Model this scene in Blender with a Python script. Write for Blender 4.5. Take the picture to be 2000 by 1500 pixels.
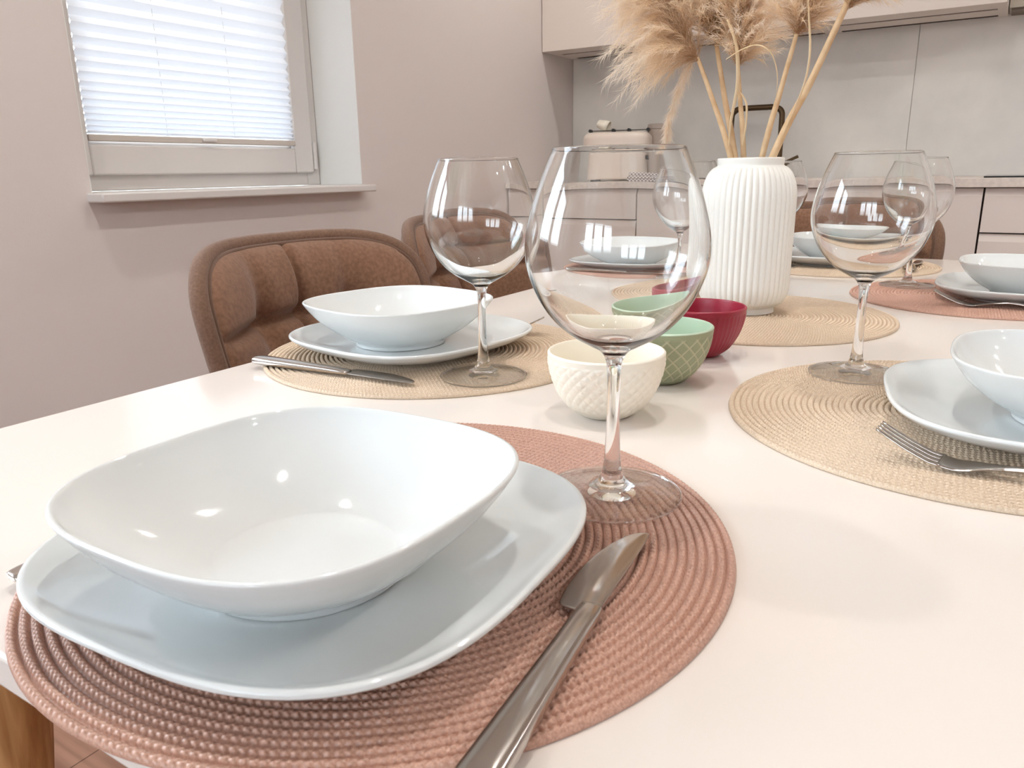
import bpy, math, random
import numpy as np
from mathutils import Vector, Matrix
PI = math.pi
for o in list(bpy.data.objects): bpy.data.objects.remove(o)
sc = bpy.context.scene
COL = sc.collection
T = 0.75                      # table top height; tabletop coordinates below are relative to it
CAMZ = T + 0.1994

# ------------------------------------------------------------------ camera
cd = bpy.data.cameras.new('camera'); cam = bpy.data.objects.new('camera', cd); COL.objects.link(cam)
cd.sensor_fit = 'HORIZONTAL'; cd.sensor_width = 36.0; cd.lens = 1491.95/2000*36
cd.clip_start = 0.02
PITCH, ROLL, YAW = -0.270855, -0.016263, -0.561150
fw = Vector((math.sin(YAW)*math.cos(PITCH), math.cos(YAW)*math.cos(PITCH), math.sin(PITCH)))
rt = Vector((math.cos(YAW), -math.sin(YAW), 0)); up = rt.cross(fw)
r2 = math.cos(ROLL)*rt + math.sin(ROLL)*up; u2 = -math.sin(ROLL)*rt + math.cos(ROLL)*up
M = Matrix((( r2.x, u2.x, -fw.x, 0), (r2.y, u2.y, -fw.y, 0), (r2.z, u2.z, -fw.z, CAMZ), (0, 0, 0, 1)))
cam.matrix_world = M
cd.dof.use_dof = True; cd.dof.focus_distance = 0.85; cd.dof.aperture_fstop = 34
sc.camera = cam
sc.view_settings.view_transform = 'Standard'; sc.view_settings.look = 'None'
sc.view_settings.gamma = 1.0; sc.view_settings.use_curve_mapping = False
sc.view_settings.exposure = 0.87

# ------------------------------------------------------------------ daylight (world) and portals in the windows
def srgb(c, k=1.0):
    return tuple((((v/255)/12.92 if v/255 <= .04045 else (((v/255)+.055)/1.055)**2.4))*k for v in c) + (1.0,)
SKY = 6.8
SPOT = 370.0
w = bpy.data.worlds.new('daylight'); sc.world = w; w.use_nodes = True
nt = w.node_tree; bg = nt.nodes['Background']
tc = nt.nodes.new('ShaderNodeTexCoord'); sx = nt.nodes.new('ShaderNodeSeparateXYZ'); cr = nt.nodes.new('ShaderNodeValToRGB')
nt.links.new(tc.outputs['Generated'], sx.inputs[0]); nt.links.new(sx.outputs[2], cr.inputs[0]); nt.links.new(cr.outputs[0], bg.inputs[0])
cr.color_ramp.elements[0].position = 0.02; cr.color_ramp.elements[0].color = (.30, .32, .33, 1)
cr.color_ramp.elements[1].position = 0.35; cr.color_ramp.elements[1].color = (.80, .94, 1.06, 1)
el = cr.color_ramp.elements.new(.10); el.color = (.66, .74, .80, 1)
bg.inputs[1].default_value = SKY
def portal(name, loc, rot, sxx, syy):
    l = bpy.data.lights.new(name, 'AREA'); l.shape = 'RECTANGLE'; l.size = sxx; l.size_y = syy; l.cycles.is_portal = True
    o = bpy.data.objects.new(name, l); COL.objects.link(o); o.location = loc; o.rotation_euler = rot
# room
XL, XR, YN, YF, ZC = -1.835, 2.7, -2.4, 3.53, 2.5
W1 = (1.0585, 1.993, .917, 2.15)     # y0,y1,z0,z1 of window_1 opening (left wall)
W2 = (-1.25, 0.35, .917, 2.15)        # window_2, left wall, beside the camera
W3 = (-1.05, .85, .85, 2.15)         # x0,x1,z0,z1 terrace window in the front wall, behind the camera
portal('window_1_portal', (XL-.29, (W1[0]+W1[1])/2, (W1[2]+W1[3])/2), (0, -PI/2, 0), W1[3]-W1[2], W1[1]-W1[0])
portal('window_2_portal', (XL-.29, (W2[0]+W2[1])/2, (W2[2]+W2[3])/2), (0, -PI/2, 0), W2[3]-W2[2], W2[1]-W2[0])
portal('window_3_portal', ((W3[0]+W3[1])/2, YN-.29, (W3[2]+W3[3])/2), (PI/2, 0, PI), W3[1]-W3[0], W3[3]-W3[2])

# ------------------------------------------------------------------ materials
def mat(name, col, rough=.5, spec=.5, metal=0, coat=0, coatr=.05, sheen=0, bump=None, var=None, sss=0):
    m = bpy.data.materials.new(name); m.use_nodes = True; n = m.node_tree; b = n.nodes['Principled BSDF']
    c = srgb(col); b.inputs['Base Color'].default_value = c
    b.inputs['Roughness'].default_value = rough; b.inputs['Specular IOR Level'].default_value = spec; b.inputs['Metallic'].default_value = metal
    b.inputs['Coat Weight'].default_value = coat; b.inputs['Coat Roughness'].default_value = coatr
    b.inputs['Sheen Weight'].default_value = sheen
    if var:                            # (scale, colour2, detail)
        t = n.nodes.new('ShaderNodeTexNoise'); t.inputs['Scale'].default_value = var[0]; t.inputs['Detail'].default_value = 5
        tcn = n.nodes.new('ShaderNodeTexCoord'); n.links.new(tcn.outputs['Object'], t.inputs['Vector'])
        mp = n.nodes.new('ShaderNodeMapRange'); mp.inputs[1].default_value = .35; mp.inputs[2].default_value = .65
        mx = n.nodes.new('ShaderNodeMix'); mx.data_type = 'RGBA'; mx.inputs[6].default_value = c; mx.inputs[7].default_value = srgb(var[1])
        n.links.new(t.outputs[0], mp.inputs[0]); n.links.new(mp.outputs[0], mx.inputs[0]); n.links.new(mx.outputs[2], b.inputs['Base Color'])
    if bump:                           # (scale, strength, distance)
        t = n.nodes.new('ShaderNodeTexNoise'); t.inputs['Scale'].default_value = bump[0]; t.inputs['Detail'].default_value = 4
        tcn = n.nodes.new('ShaderNodeTexCoord'); n.links.new(tcn.outputs['Object'], t.inputs['Vector'])
        bp = n.nodes.new('ShaderNodeBump'); bp.inputs['Strength'].default_value = bump[1]; bp.inputs['Distance'].default_value = bump[2]
        n.links.new(t.outputs[0], bp.inputs['Height']); n.links.new(bp.outputs[0], b.inputs['Normal'])
    return m
def wood(name, c1, c2, scale, stretch, rough=.45, planks=None):
    m = mat(name, c1, rough); n = m.node_tree; b = n.nodes['Principled BSDF']
    tcn = n.nodes.new('ShaderNodeTexCoord'); mp = n.nodes.new('ShaderNodeMapping'); mp.inputs['Scale'].default_value = stretch
    t = n.nodes.new('ShaderNodeTexNoise'); t.inputs['Scale'].default_value = scale; t.inputs['Detail'].default_value = 6; t.inputs['Distortion'].default_value = .6
    r = n.nodes.new('ShaderNodeValToRGB'); r.color_ramp.elements[0].position = .35; r.color_ramp.elements[1].position = .68
    r.color_ramp.elements[0].color = srgb(c1); r.color_ramp.elements[1].color = srgb(c2)
    n.links.new(tcn.outputs['Object'], mp.inputs[0]); n.links.new(mp.outputs[0], t.inputs['Vector']); n.links.new(t.outputs[0], r.inputs[0])
    out = r.outputs[0]
    if planks:
        br = n.nodes.new('ShaderNodeTexBrick'); br.inputs['Color1'].default_value = (1, 1, 1, 1); br.inputs['Color2'].default_value = (.8, .78, .76, 1)
        br.inputs['Mortar'].default_value = (.35, .28, .25, 1); br.inputs['Scale'].default_value = 1; br.inputs['Mortar Size'].default_value = .0015
        br.inputs['Brick Width'].default_value = 1.2; br.inputs['Row Height'].default_value = .14
        n.links.new(tcn.outputs['Object'], br.inputs['Vector'])
        mx = n.nodes.new('ShaderNodeMix'); mx.data_type = 'RGBA'; mx.blend_type = 'MULTIPLY'; mx.inputs[0].default_value = 1
        n.links.new(out, mx.inputs[6]); n.links.new(br.outputs[0], mx.inputs[7]); out = mx.outputs[2]
    n.links.new(out, b.inputs['Base Color'])
    return m
def emit(name, col, s):
    m = bpy.data.materials.new(name); m.use_nodes = True; n = m.node_tree; n.nodes.remove(n.nodes['Principled BSDF'])
    e = n.nodes.new('ShaderNodeEmission'); e.inputs[0].default_value = srgb(col); e.inputs[1].default_value = s
    n.links.new(e.outputs[0], n.nodes['Material Output'].inputs[0]); return m
def vcol(m, c2, attr='tone'):
    n = m.node_tree; b = n.nodes['Principled BSDF']; a = n.nodes.new('ShaderNodeAttribute'); a.attribute_name = attr
    mx = n.nodes.new('ShaderNodeMix'); mx.data_type = 'RGBA'; mx.inputs[6].default_value = b.inputs['Base Color'].default_value; mx.inputs[7].default_value = srgb(c2)
    n.links.new(a.outputs['Fac'], mx.inputs[0])
    src = b.inputs['Base Color'].links
    if src: n.links.new(src[0].from_socket, mx.inputs[6])
    n.links.new(mx.outputs[2], b.inputs['Base Color']); return m
MAT = {}
MAT['wall'] = mat('painted plaster', (221, 212, 208), .9, .2, bump=(320, .12, .002))
MAT['white_wall'] = mat('white plaster', (238, 237, 234), .85, .2, bump=(320, .1, .002))
MAT['ceiling'] = mat('ceiling paint', (238, 234, 228), .95, .1)
MAT['floor'] = wood('wood floor', (146, 104, 86), (190, 146, 122), 6, (.35, 5, 1), .4, planks=True)
MAT['oak'] = wood('oak', (176, 126, 76), (222, 178, 122), 14, (6, 6, .35), .5)
MAT['table'] = mat('white satin tabletop', (234, 224, 216), .12, .5)
MAT['ceramic'] = mat('white glazed porcelain', (225, 227, 226), .06, .65)
MAT['vase'] = mat('white glazed stoneware', (240, 238, 232), .32, .5)
MAT['steel'] = mat('polished steel', (196, 190, 184), .16, .5, metal=1)
MAT['cabinet'] = mat('matt cashmere lacquer', (230, 219, 211), .42, .4)
MAT['cabin'] = mat('cabinet interior', (190, 178, 170), .6, .3)
MAT['dark'] = mat('dark shadow gap', (62, 48, 42), .8, .2)
MAT['counter'] = mat('worktop laminate', (230, 219, 210), .4, .4, var=(60, (216, 204, 195)))
MAT['splash'] = mat('stone look splashback', (238, 234, 228), .38, .4, var=(3.2, (220, 218, 214)), bump=(26, .08, .004))
MAT['pvc'] = mat('white window plastic', (221, 216, 213), .35, .5)
MAT['fabric'] = mat('brown velour', (140, 104, 82), .88, .2, sheen=.25, bump=(900, .5, .001), var=(170, (122, 88, 68)))
MAT['fabric2'] = mat('piping velour', (104, 76, 60), .85, .25, sheen=.3, bump=(700, .5, .001))
MAT['shell'] = mat('woven taupe fabric', (160, 132, 114), .9, .2, sheen=.2, bump=(900, .6, .001), var=(420, (132, 106, 90)))
MAT['fabric_edge'] = mat('edge velour', (128, 98, 80), .88, .2, sheen=.2, bump=(900, .5, .001), var=(300, (112, 84, 68)))
MAT['blackmetal'] = mat('black powder coated metal', (38, 35, 34), .45, .4)
MAT['bronze'] = mat('dark bronze metal', (92, 74, 54), .35, .5, metal=.8)
MAT['pink_mat'] = mat('rosy brown braided vinyl', (208, 165, 145), .36, .55, var=(900, (184, 140, 121)))
MAT['beige_mat'] = mat('sand braided vinyl', (225, 203, 179), .4, .5, var=(900, (204, 180, 153)))
MAT['cream'] = mat('cream stoneware', (246, 238, 222), .35, .5)
MAT['green'] = vcol(mat('sage stoneware', (164, 170, 138), .35, .5), (206, 204, 172))
MAT['greenin'] = mat('pale green glaze', (196, 216, 192), .3, .5)
MAT['red'] = mat('raspberry stoneware', (160, 36, 58), .35, .5)
MAT['appliance'] = mat('cream enamel', (226, 212, 200), .3, .5)
MAT['stem'] = mat('dry straw stem', (232, 203, 164), .6, .3, var=(50, (214, 178, 136)))
MAT['leaf'] = mat('dry straw leaf', (236, 212, 174), .6, .3)
MAT['hobglass'] = mat('black glass', (20, 20, 22), .08, .5)
MAT['lens'] = emit('warm lamp', (253, 252, 247), SPOT)
# towel: gingham
m = mat('gingham cloth', (236, 230, 226), .9, .2); n = m.node_tree; b = n.nodes['Principled BSDF']
ch = n.nodes.new('ShaderNodeTexChecker'); ch.inputs['Scale'].default_value = 110; ch.inputs[1].default_value = srgb((232, 226, 222)); ch.inputs[2].default_value = srgb((150, 134, 138))
tcn = n.nodes.new('ShaderNodeTexCoord'); n.links.new(tcn.outputs['Object'], ch.inputs[0]); n.links.new(ch.outputs[0], b.inputs['Base Color']); MAT['gingham'] = m
# plume fibre: diffuse + translucent, tone from root to tip
m = bpy.data.materials.new('pampas fibre'); m.use_nodes = True; n = m.node_tree; n.nodes.remove(n.nodes['Principled BSDF'])
a = n.nodes.new('ShaderNodeAttribute'); a.attribute_name = 'tone'; r = n.nodes.new('ShaderNodeValToRGB')
r.color_ramp.elements[0].color = srgb((186, 146, 108)); r.color_ramp.elements[1].color = srgb((250, 240, 228)); r.color_ramp.elements[1].position = 1
e = r.color_ramp.elements.new(.5); e.color = srgb((248, 228, 200))
d = n.nodes.new('ShaderNodeBsdfDiffuse'); tr = n.nodes.new('ShaderNodeBsdfTranslucent'); mx = n.nodes.new('ShaderNodeMixShader'); mx.inputs[0].default_value = .5
n.links.new(a.outputs['Fac'], r.inputs[0]); n.links.new(r.outputs[0], d.inputs[0]); n.links.new(r.outputs[0], tr.inputs[0])
n.links.new(d.outputs[0], mx.inputs[1]); n.links.new(tr.outputs[0], mx.inputs[2]); n.links.new(mx.outputs[0], n.nodes['Material Output'].inputs[0]); MAT['plume'] = m
# blind fabric
m = bpy.data.materials.new('pleated blind fabric'); m.use_nodes = True; n = m.node_tree; n.nodes.remove(n.nodes['Principled BSDF'])
d = n.nodes.new('ShaderNodeBsdfDiffuse'); d.inputs[0].default_value = srgb((240, 242, 246)); tr = n.nodes.new('ShaderNodeBsdfTranslucent'); tr.inputs[0].default_value = srgb((240, 243, 250))
mx = n.nodes.new('ShaderNodeMixShader'); mx.inputs[0].default_value = .066
n.links.new(d.outputs[0], mx.inputs[1]); n.links.new(tr.outputs[0], mx.inputs[2]); n.links.new(mx.outputs[0], n.nodes['Material Output'].inputs[0]); MAT['blind'] = m
# crystal glass
m = bpy.data.materials.new('crystal glass'); m.use_nodes = True; n = m.node_tree; n.nodes.remove(n.nodes['Principled BSDF'])
g = n.nodes.new('ShaderNodeBsdfGlass'); g.inputs['Roughness'].default_value = 0; g.inputs['IOR'].default_value = 1.5; g.inputs[0].default_value = (.995, .997, .996, 1)
n.links.new(g.outputs[0], n.nodes['Material Output'].inputs[0]); MAT['glass'] = m
# thin sheets of glass (window panes, the foot disc of a glass): see-through with an angle-dependent reflection
def schlick(n, sock, f0=.042):
    ge = n.nodes.new('ShaderNodeNewGeometry'); dp = n.nodes.new('ShaderNodeVectorMath'); dp.operation = 'DOT_PRODUCT'
    n.links.new(ge.outputs['Normal'], dp.inputs[0]); n.links.new(ge.outputs['Incoming'], dp.inputs[1])
    def mth(op, a, b=None):
        q = n.nodes.new('ShaderNodeMath'); q.operation = op
        for i_, v_ in enumerate((a, b)):
            if v_ is None: continue
            if isinstance(v_, (int, float)): q.inputs[i_].default_value = v_
            else: n.links.new(v_, q.inputs[i_])
        return q.outputs[0]
    c = mth('ABSOLUTE', dp.outputs['Value']); p5 = mth('POWER', mth('SUBTRACT', 1.0, c), 5.0)
    n.links.new(mth('ADD', mth('MULTIPLY', p5, 1-f0), f0), sock)
# window pane: thin sheet
m = bpy.data.materials.new('window pane glass'); m.use_nodes = True; n = m.node_tree; n.nodes.remove(n.nodes['Principled BSDF'])
t_ = n.nodes.new('ShaderNodeBsdfTransparent'); g = n.nodes.new('ShaderNodeBsdfGlossy'); g.inputs['Roughness'].default_value = 0; mx = n.nodes.new('ShaderNodeMixShader'); schlick(n, mx.inputs[0])
n.links.new(t_.outputs[0], mx.inputs[1]); n.links.new(g.outputs[0], mx.inputs[2]); n.links.new(mx.outputs[0], n.nodes['Material Output'].inputs[0]); MAT['pane'] = m

MAT['foot_glass'] = MAT['pane'].copy(); MAT['foot_glass'].name = 'thin crystal'
[x for x in MAT['foot_glass'].node_tree.nodes if x.type == 'BSDF_TRANSPARENT'][0].inputs[0].default_value = (.97, .975, .97, 1)
# ------------------------------------------------------------------ mesh helpers
class MB:
    def __init__(s): s.v = []; s.f = []; s.tone = None
    def add(s, v, f):
        b = len(s.v); s.v += [tuple(p) for p in v]; s.f += [tuple(i+b for i in q) for q in f]; return s
    def box(s, x0, x1, y0, y1, z0, z1):
        v = [(x0,y0,z0),(x1,y0,z0),(x1,y1,z0),(x0,y1,z0),(x0,y0,z1),(x1,y0,z1),(x1,y1,z1),(x0,y1,z1)]
        return s.add(v, [(0,3,2,1),(4,5,6,7),(0,1,5,4),(1,2,6,5),(2,3,7,6),(3,0,4,7)])
    def rings(s, R, capa=True, capb=True, closed=True):
        """R: list of rings, each list of N points"""
        N = len(R[0]); b = len(s.v)
        for r_ in R: s.v += [tuple(p) for p in r_]
        for i in range(len(R)-1):
            for j in range(N if closed else N-1):
                k = (j+1) % N
                s.f.append((b+i*N+j, b+i*N+k, b+(i+1)*N+k, b+(i+1)*N+j))
        if capa: s.f.append(tuple(b+j for j in range(N))[::-1])
        if capb: s.f.append(tuple(b+(len(R)-1)*N+j for j in range(N)))
        return s
    def lathe(s, prof, N=64, cx=0, cy=0):
        R = []; caps = [False, False]
        for r_, z in prof: R.append([(cx+max(r_,1e-5)*math.cos(2*PI*j/N), cy+max(r_,1e-5)*math.sin(2*PI*j/N), z) for j in range(N)])
        return s.rings(R, True, True)
    def tube(s, pts, rad, N=10, caps=True, flat=1.0):
        pts = [Vector(p) for p in pts]; R = []
        if not isinstance(rad, (list, tuple)): rad = [rad]*len(pts)
        t0 = (pts[1]-pts[0]).normalized(); u = t0.orthogonal().normalized()
        for i, p in enumerate(pts):
            t = (pts[min(i+1, len(pts)-1)]-pts[max(i-1, 0)]).normalized()
            u = (u - t*u.dot(t)).normalized(); w_ = t.cross(u)
            R.append([p + rad[i]*(u*math.cos(2*PI*j/N)+w_*math.sin(2*PI*j/N)*flat) for j in range(N)])
        return s.rings(R, caps, caps)
    def build(s, name, material, parent=None, smooth=True, bevel=0, auto=None, bseg=2, tone=None):
        me = bpy.data.meshes.new(name)
        me.from_pydata([tuple(p) for p in s.v], [], s.f); me.update()
        if tone is not None:
            at = me.attributes.new('tone', 'FLOAT', 'POINT'); at.data.foreach_set('value', np.asarray(tone, dtype=np.float32))
        o = bpy.data.objects.new(name, me); COL.objects.link(o)
        me.materials.append(material if not isinstance(material, str) else MAT[material])
        if smooth: me.polygons.foreach_set('use_smooth', [True]*len(me.polygons))
        if parent: o.parent = parent
        if bevel:
            bm_ = o.modifiers.new('bevel', 'BEVEL'); bm_.width = bevel; bm_.segments = bseg; bm_.limit_method = 'ANGLE'; bm_.angle_limit = math.radians(40)
            bm_.harden_normals = False
        if auto is None: auto = bool(bevel)
        if smooth and auto:
            me.set_sharp_from_angle(angle=math.radians(35))
        return o
def tag(o, label=None, cat=None, group=None, kind=None):
    if label: o['label'] = label
    if cat: o['category'] = cat
    if group: o['group'] = group
    if kind: o['kind'] = kind
    return o
def empty(name, loc=(0,0,0), rz=0, **k):
    o = bpy.data.objects.new(name, None); COL.objects.link(o); o.location = loc; o.rotation_euler = (0, 0, rz); o.empty_display_size = .05
    return tag(o, **k)
def copy_tree(o, parent=None, mats=None):
    c = o.copy(); COL.objects.link(c); c.parent = parent
    for ch in [x for x in bpy.data.objects if x.parent == o]: copy_tree(ch, c)
    return c
def place(o, x, y, z, rz=0): o.location = (x, y, z); o.rotation_euler = (0, 0, rz); return o
def spline(pts, n):
    """Catmull-Rom through tuples"""
    P = [np.array(p, float) for p in pts]; P = [2*P[0]-P[1]] + P + [2*P[-1]-P[-2]]; out = []
    for i in range(1, len(P)-2):
        for k in range(n):
            t = k/n; a, b_, c, d_ = P[i-1], P[i], P[i+1], P[i+2]
            out.append(.5*((2*b_)+(-a+c)*t+(2*a-5*b_+4*c-d_)*t*t+(-a+3*b_-3*c+d_)*t**3))
    out.append(P[-2]); return [tuple(p) for p in out]
def struct(o): o['kind'] = 'structure'; return o

# ------------------------------------------------------------------ room shell
struct(MB().box(XL-.3, XR+.1, YN-.3, YF+.1, -.1, 0).build('floor', 'floor', smooth=False))
struct(MB().box(XL-.3, XR+.1, YN-.3, YF+.1, ZC, ZC+.1).build('ceiling', 'ceiling', smooth=False))
XO = XL-.28
b = MB()
b.box(XO, XL, YN-.3, W2[0], 0, ZC); b.box(XO, XL, W2[0], W2[1], 0, W2[2]-.022); b.box(XO, XL, W2[0], W2[1], W2[3], ZC)
b.box(XO, XL, W2[1], W1[0], 0, ZC); b.box(XO, XL, W1[0], W1[1], 0, W1[2]-.022); b.box(XO, XL, W1[0], W1[1], W1[3], ZC)
b.box(XO, XL, W1[1], YF+.1, 0, ZC)
struct(b.build('wall_left', 'wall', smooth=False))
struct(MB().box(XL, XR+.1, YF, YF+.1, 0, ZC).build('wall_back', 'wall', smooth=False))
struct(MB().box(XR, XR+.1, YN-.3, YF, 0, ZC).build('wall_right', 'wall', smooth=False))
b = MB(); YO = YN-.28
b.box(XL, W3[0], YO, YN, 0, ZC); b.box(W3[1], XR, YO, YN, 0, ZC); b.box(W3[0], W3[1], YO, YN, 0, W3[2]); b.box(W3[0], W3[1], YO, YN, W3[3], ZC)
struct(b.build('wall_front', 'wall', smooth=False))
def reveal(name, y0, y1, z0, z1, xi, xf):
    b = MB(); t = .002
    b.box(xf, xi-.0005, y0, y0+t, z0, z1); b.box(xf, xi-.0005, y1-t, y1, z0, z1); b.box(xf, xi-.0005, y0+t, y1-t, z1-t, z1)
    return struct(b.build(name, 'white_wall', smooth=False))
reveal('trim_1', W1[0], W1[1], W1[2], W1[3], XL, XL-.193)
reveal('trim_2', W2[0], W2[1], W2[2], W2[3], XL, XL-.193)
struct(MB().box(XL, XL+.014, YN, 2.93, 0, .07).build('baseboard_left', 'pvc', smooth=True, bevel=.003))

def window_left(name, W, casements=1):
    y0, y1, z0, z1 = W
    root = struct(empty(name, (XL-.2, (y0+y1)/2, z0)))
    def P(nm, b, m, par=root, bev=.003):
        o = b.build(nm, m, bevel=bev) if bev else b.build(nm, m, smooth=False)
        for vtx in o.data.vertices: vtx.co -= root.location
        o.parent = par; return o
    xf = XL-.195; xb = xf-.07
    b = MB(); f = .058
    b.box(xb, xf, y0, y0+f, z0, z1); b.box(xb, xf, y1-f, y1, z0, z1); b.box(xb, xf, y0+f, y1-f, z0, z0+f); b.box(xb, xf, y0+f, y1-f, z1-f, z1)
    P('window_frame', b, 'pvc')
    wd = (y1-y0-.076+.0)/casements
    for k in range(casements):
        a = y0+.038+k*wd; c = a+wd-.002; zb = z0+.040; zt = z1-.04; s = .079
        b = MB(); x1 = xf+.017; x0 = xf-.05
        b.box(x0, x1, a, a+s, zb, zt); b.box(x0, x1, c-s, c, zb, zt); b.box(x0, x1, a+s, c-s, zb, zb+s); b.box(x0, x1, a+s, c-s, zt-s, zt)
        P('sash', b, 'pvc', bev=.005)
        b = MB(); g = .009           # glazing bead
        b.box(x0+.01, x1-.020, a+s-.001, a+s+g, zb+s, zt-s); b.box(x0+.01, x1-.020, c-s-g, c-s+.001, zb+s, zt-s); b.box(x0+.01, x1-.020, a+s+g, c-s-g, zb+s-.001, zb+s+g); b.box(x0+.01, x1-.020, a+s+g, c-s-g, zt-s-g, zt-s+.001)
        P('glazing_bead', b, 'pvc', bev=.003)
        P('pane', MB().box(x0+.012, x0+.016, a+s, c-s, zb+s, zt-s), 'pane', bev=0)
        b = MB(); b.tube([(xf+.012, c+.010, zb+.012), (xf+.012, c+.010, zb+.10)], .0075, 14)
        P('hinge', b, 'pvc', bev=0)
    b = MB(); b.box(XL-.2, XL+.063, y0-.012, y1+.0, z0-.0225, z0-.0005)
    P('window_sill', b, 'pvc', bev=.004)
    return root
window_left('window_1', W1); window_left('window_2', W2, 2)
# window_3: wide terrace door behind the camera, three panes
root = struct(empty('window_3', ((W3[0]+W3[1])/2, YN-.2, W3[2])))
b = MB(); yb, yf_ = YN-.25, YN-.17; x0, x1, z0, z1 = W3
b.box(x0, x1, yb, yf_, z0, z0+.09); b.box(x0, x1, yb, yf_, z1-.09, z1)
nP = 3; wd = (x1-x0)/nP
for k in range(nP+1):
    c = x0+k*wd; b.box(max(x0, c-.06), min(x1, c+.06), yb, yf_, z0+.09, z1-.09)
o = b.build('window_frame', 'pvc', bevel=.004)
for v_ in o.data.vertices: v_.co -= root.location
o.parent = root
for k in range(nP):
    c = x0+k*wd
    o = MB().box(c+.06, c+wd-.06, YN-.212, YN-.208, z0+.09, z1-.09).build('pane', 'pane', smooth=False)
    for v_ in o.data.vertices: v_.co -= root.location
    o.parent = root

# pleated blind in the sash of window_1
BX = XL-.185; BY0, BY1 = 1.1765, 1.8745
root = empty('pleated_blind', (BX, (BY0+BY1)/2, 1.045), label='white pleated blind drawn down over the window', cat='blind')
zs = [1.062]; st = .0062
while zs[-1] < 1.985:
    zs.append(zs[-1]+st); st = min(st*1.035+.00006, .0205)
v = []; f = []
ny = 2
for i, z in enumerate(zs):
    x = (.0065 if i % 2 else -.0065)
    for y in (BY0, BY1): v.append((x, y-root.location.y, z-root.location.z))
for i in range(len(zs)-1): f.append((2*i, 2*i+1, 2*i+3, 2*i+2))
b = MB(); b.add(v, f); o = b.build('blind_fabric', 'blind', root, smooth=False)
h = (BY1-BY0)/2
MB().box(-.010, .010, -h, h, -.002, .0155).build('bottom_rail', mat('rail plastic', (206, 196, 188), .4), root, bevel=.003)
MB().box(-.010, .010, -h, h, .93, .95).build('top_rail', 'pvc', root, bevel=.003)
MB().box(.010, .020, -.012, .034, .004, .012).build('handle', 'pvc', root, bevel=.002)
for yy in (-.115, .115):
    b = MB(); b.tube([(.0, yy, .015), (.0, yy, .93)], .0006, 6); b.build('cord', 'pvc', root)

# ------------------------------------------------------------------ ceiling downlights
def downlight(x, y, label):
    r_ = empty('ceiling_downlight', (x, y, ZC), label=label, cat='ceiling light', group='recessed ceiling downlights')
    b = MB(); prof = [(.034, -.001), (.036, -.006), (.044, -.006), (.047, -.001), (.047, 0), (.034, 0), (.034, -.001)]
    R = [[(p[0]*math.cos(2*PI*j/40), p[0]*math.sin(2*PI*j/40), p[1]) for j in range(40)] for p in prof]
    b.rings(R, False, False); b.build('trim_ring', 'steel', r_)
    b = MB(); b.rings([[(.033*math.cos(2*PI*j/32), .033*math.sin(2*PI*j/32), z) for j in range(32)] for z in (-.0005, -.003)]); b.build('lens', 'lens', r_, smooth=False)
rows = ['near', 'middle', 'far']
for i, y in enumerate((.57, 1.45, 2.75)):
    for x, w_ in ((-1.25, 'row beside the window wall'), (-.28, 'row above the dining table'), (1.55, 'row right of the dining table')):
        if (x == -1.25 and i == 1) or (x == -.28 and i == 2): continue
        if x == 1.55 and i == 2: x = 1.42
        downlight(x, y, f'recessed round ceiling downlight, {rows[i]} one of the {w_}')

downlight(1.42, 2.1, 'extra round ceiling downlight added to brighten the kitchen, alone between the rows')  # added lamp, lifts the light on the kitchen fronts; no known fixture here
# ------------------------------------------------------------------ dining table
TX0, TX1, TY0, TY1 = -.686, .141, .1255, 1.925
root = empty('dining_table', ((TX0+TX1)/2, (TY0+TY1)/2, 0), label='long white-topped dining table with round tapered oak legs', cat='table')
hx, hy = (TX1-TX0)/2, (TY1-TY0)/2
MB().box(-hx, hx, -hy, hy, T-.0185, T).build('tabletop', 'table', root, bevel=.0022, bseg=3)
b = MB(); b.box(-hx+.16, hx-.16, -hy+.14, -hy+.16, T-.08, T-.019); b.box(-hx+.16, hx-.16, hy-.16, hy-.14, T-.08, T-.019)
b.box(-hx+.14, -hx+.16, -hy+.14, hy-.14, T-.08, T-.019); b.box(hx-.16, hx-.14, -hy+.14, hy-.14, T-.08, T-.019)
b.build('apron', 'oak', root, bevel=.002)
for sx_ in (-1, 1):
    for sy_ in (-1, 1):
        b = MB(); tx, ty = sx_*(hx-.096), sy_*(hy-.092); bx_, by_ = sx_*(hx-.03), sy_*(hy-.035)
        pr = spline([(0, .043), (.3, .043), (.7, .033), (1, .022)], 5); R = []
        for t, r_ in pr:
            cx = tx+(bx_-tx)*t; cy = ty+(by_-ty)*t; z = (T-.0187)*(1-t)
            R.append([(cx+r_*math.cos(2*PI*j/32), cy+r_*math.sin(2*PI*j/32), z) for j in range(32)])
        b.rings(R[::-1]); b.build('leg', 'oak', root, auto=True)

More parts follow.
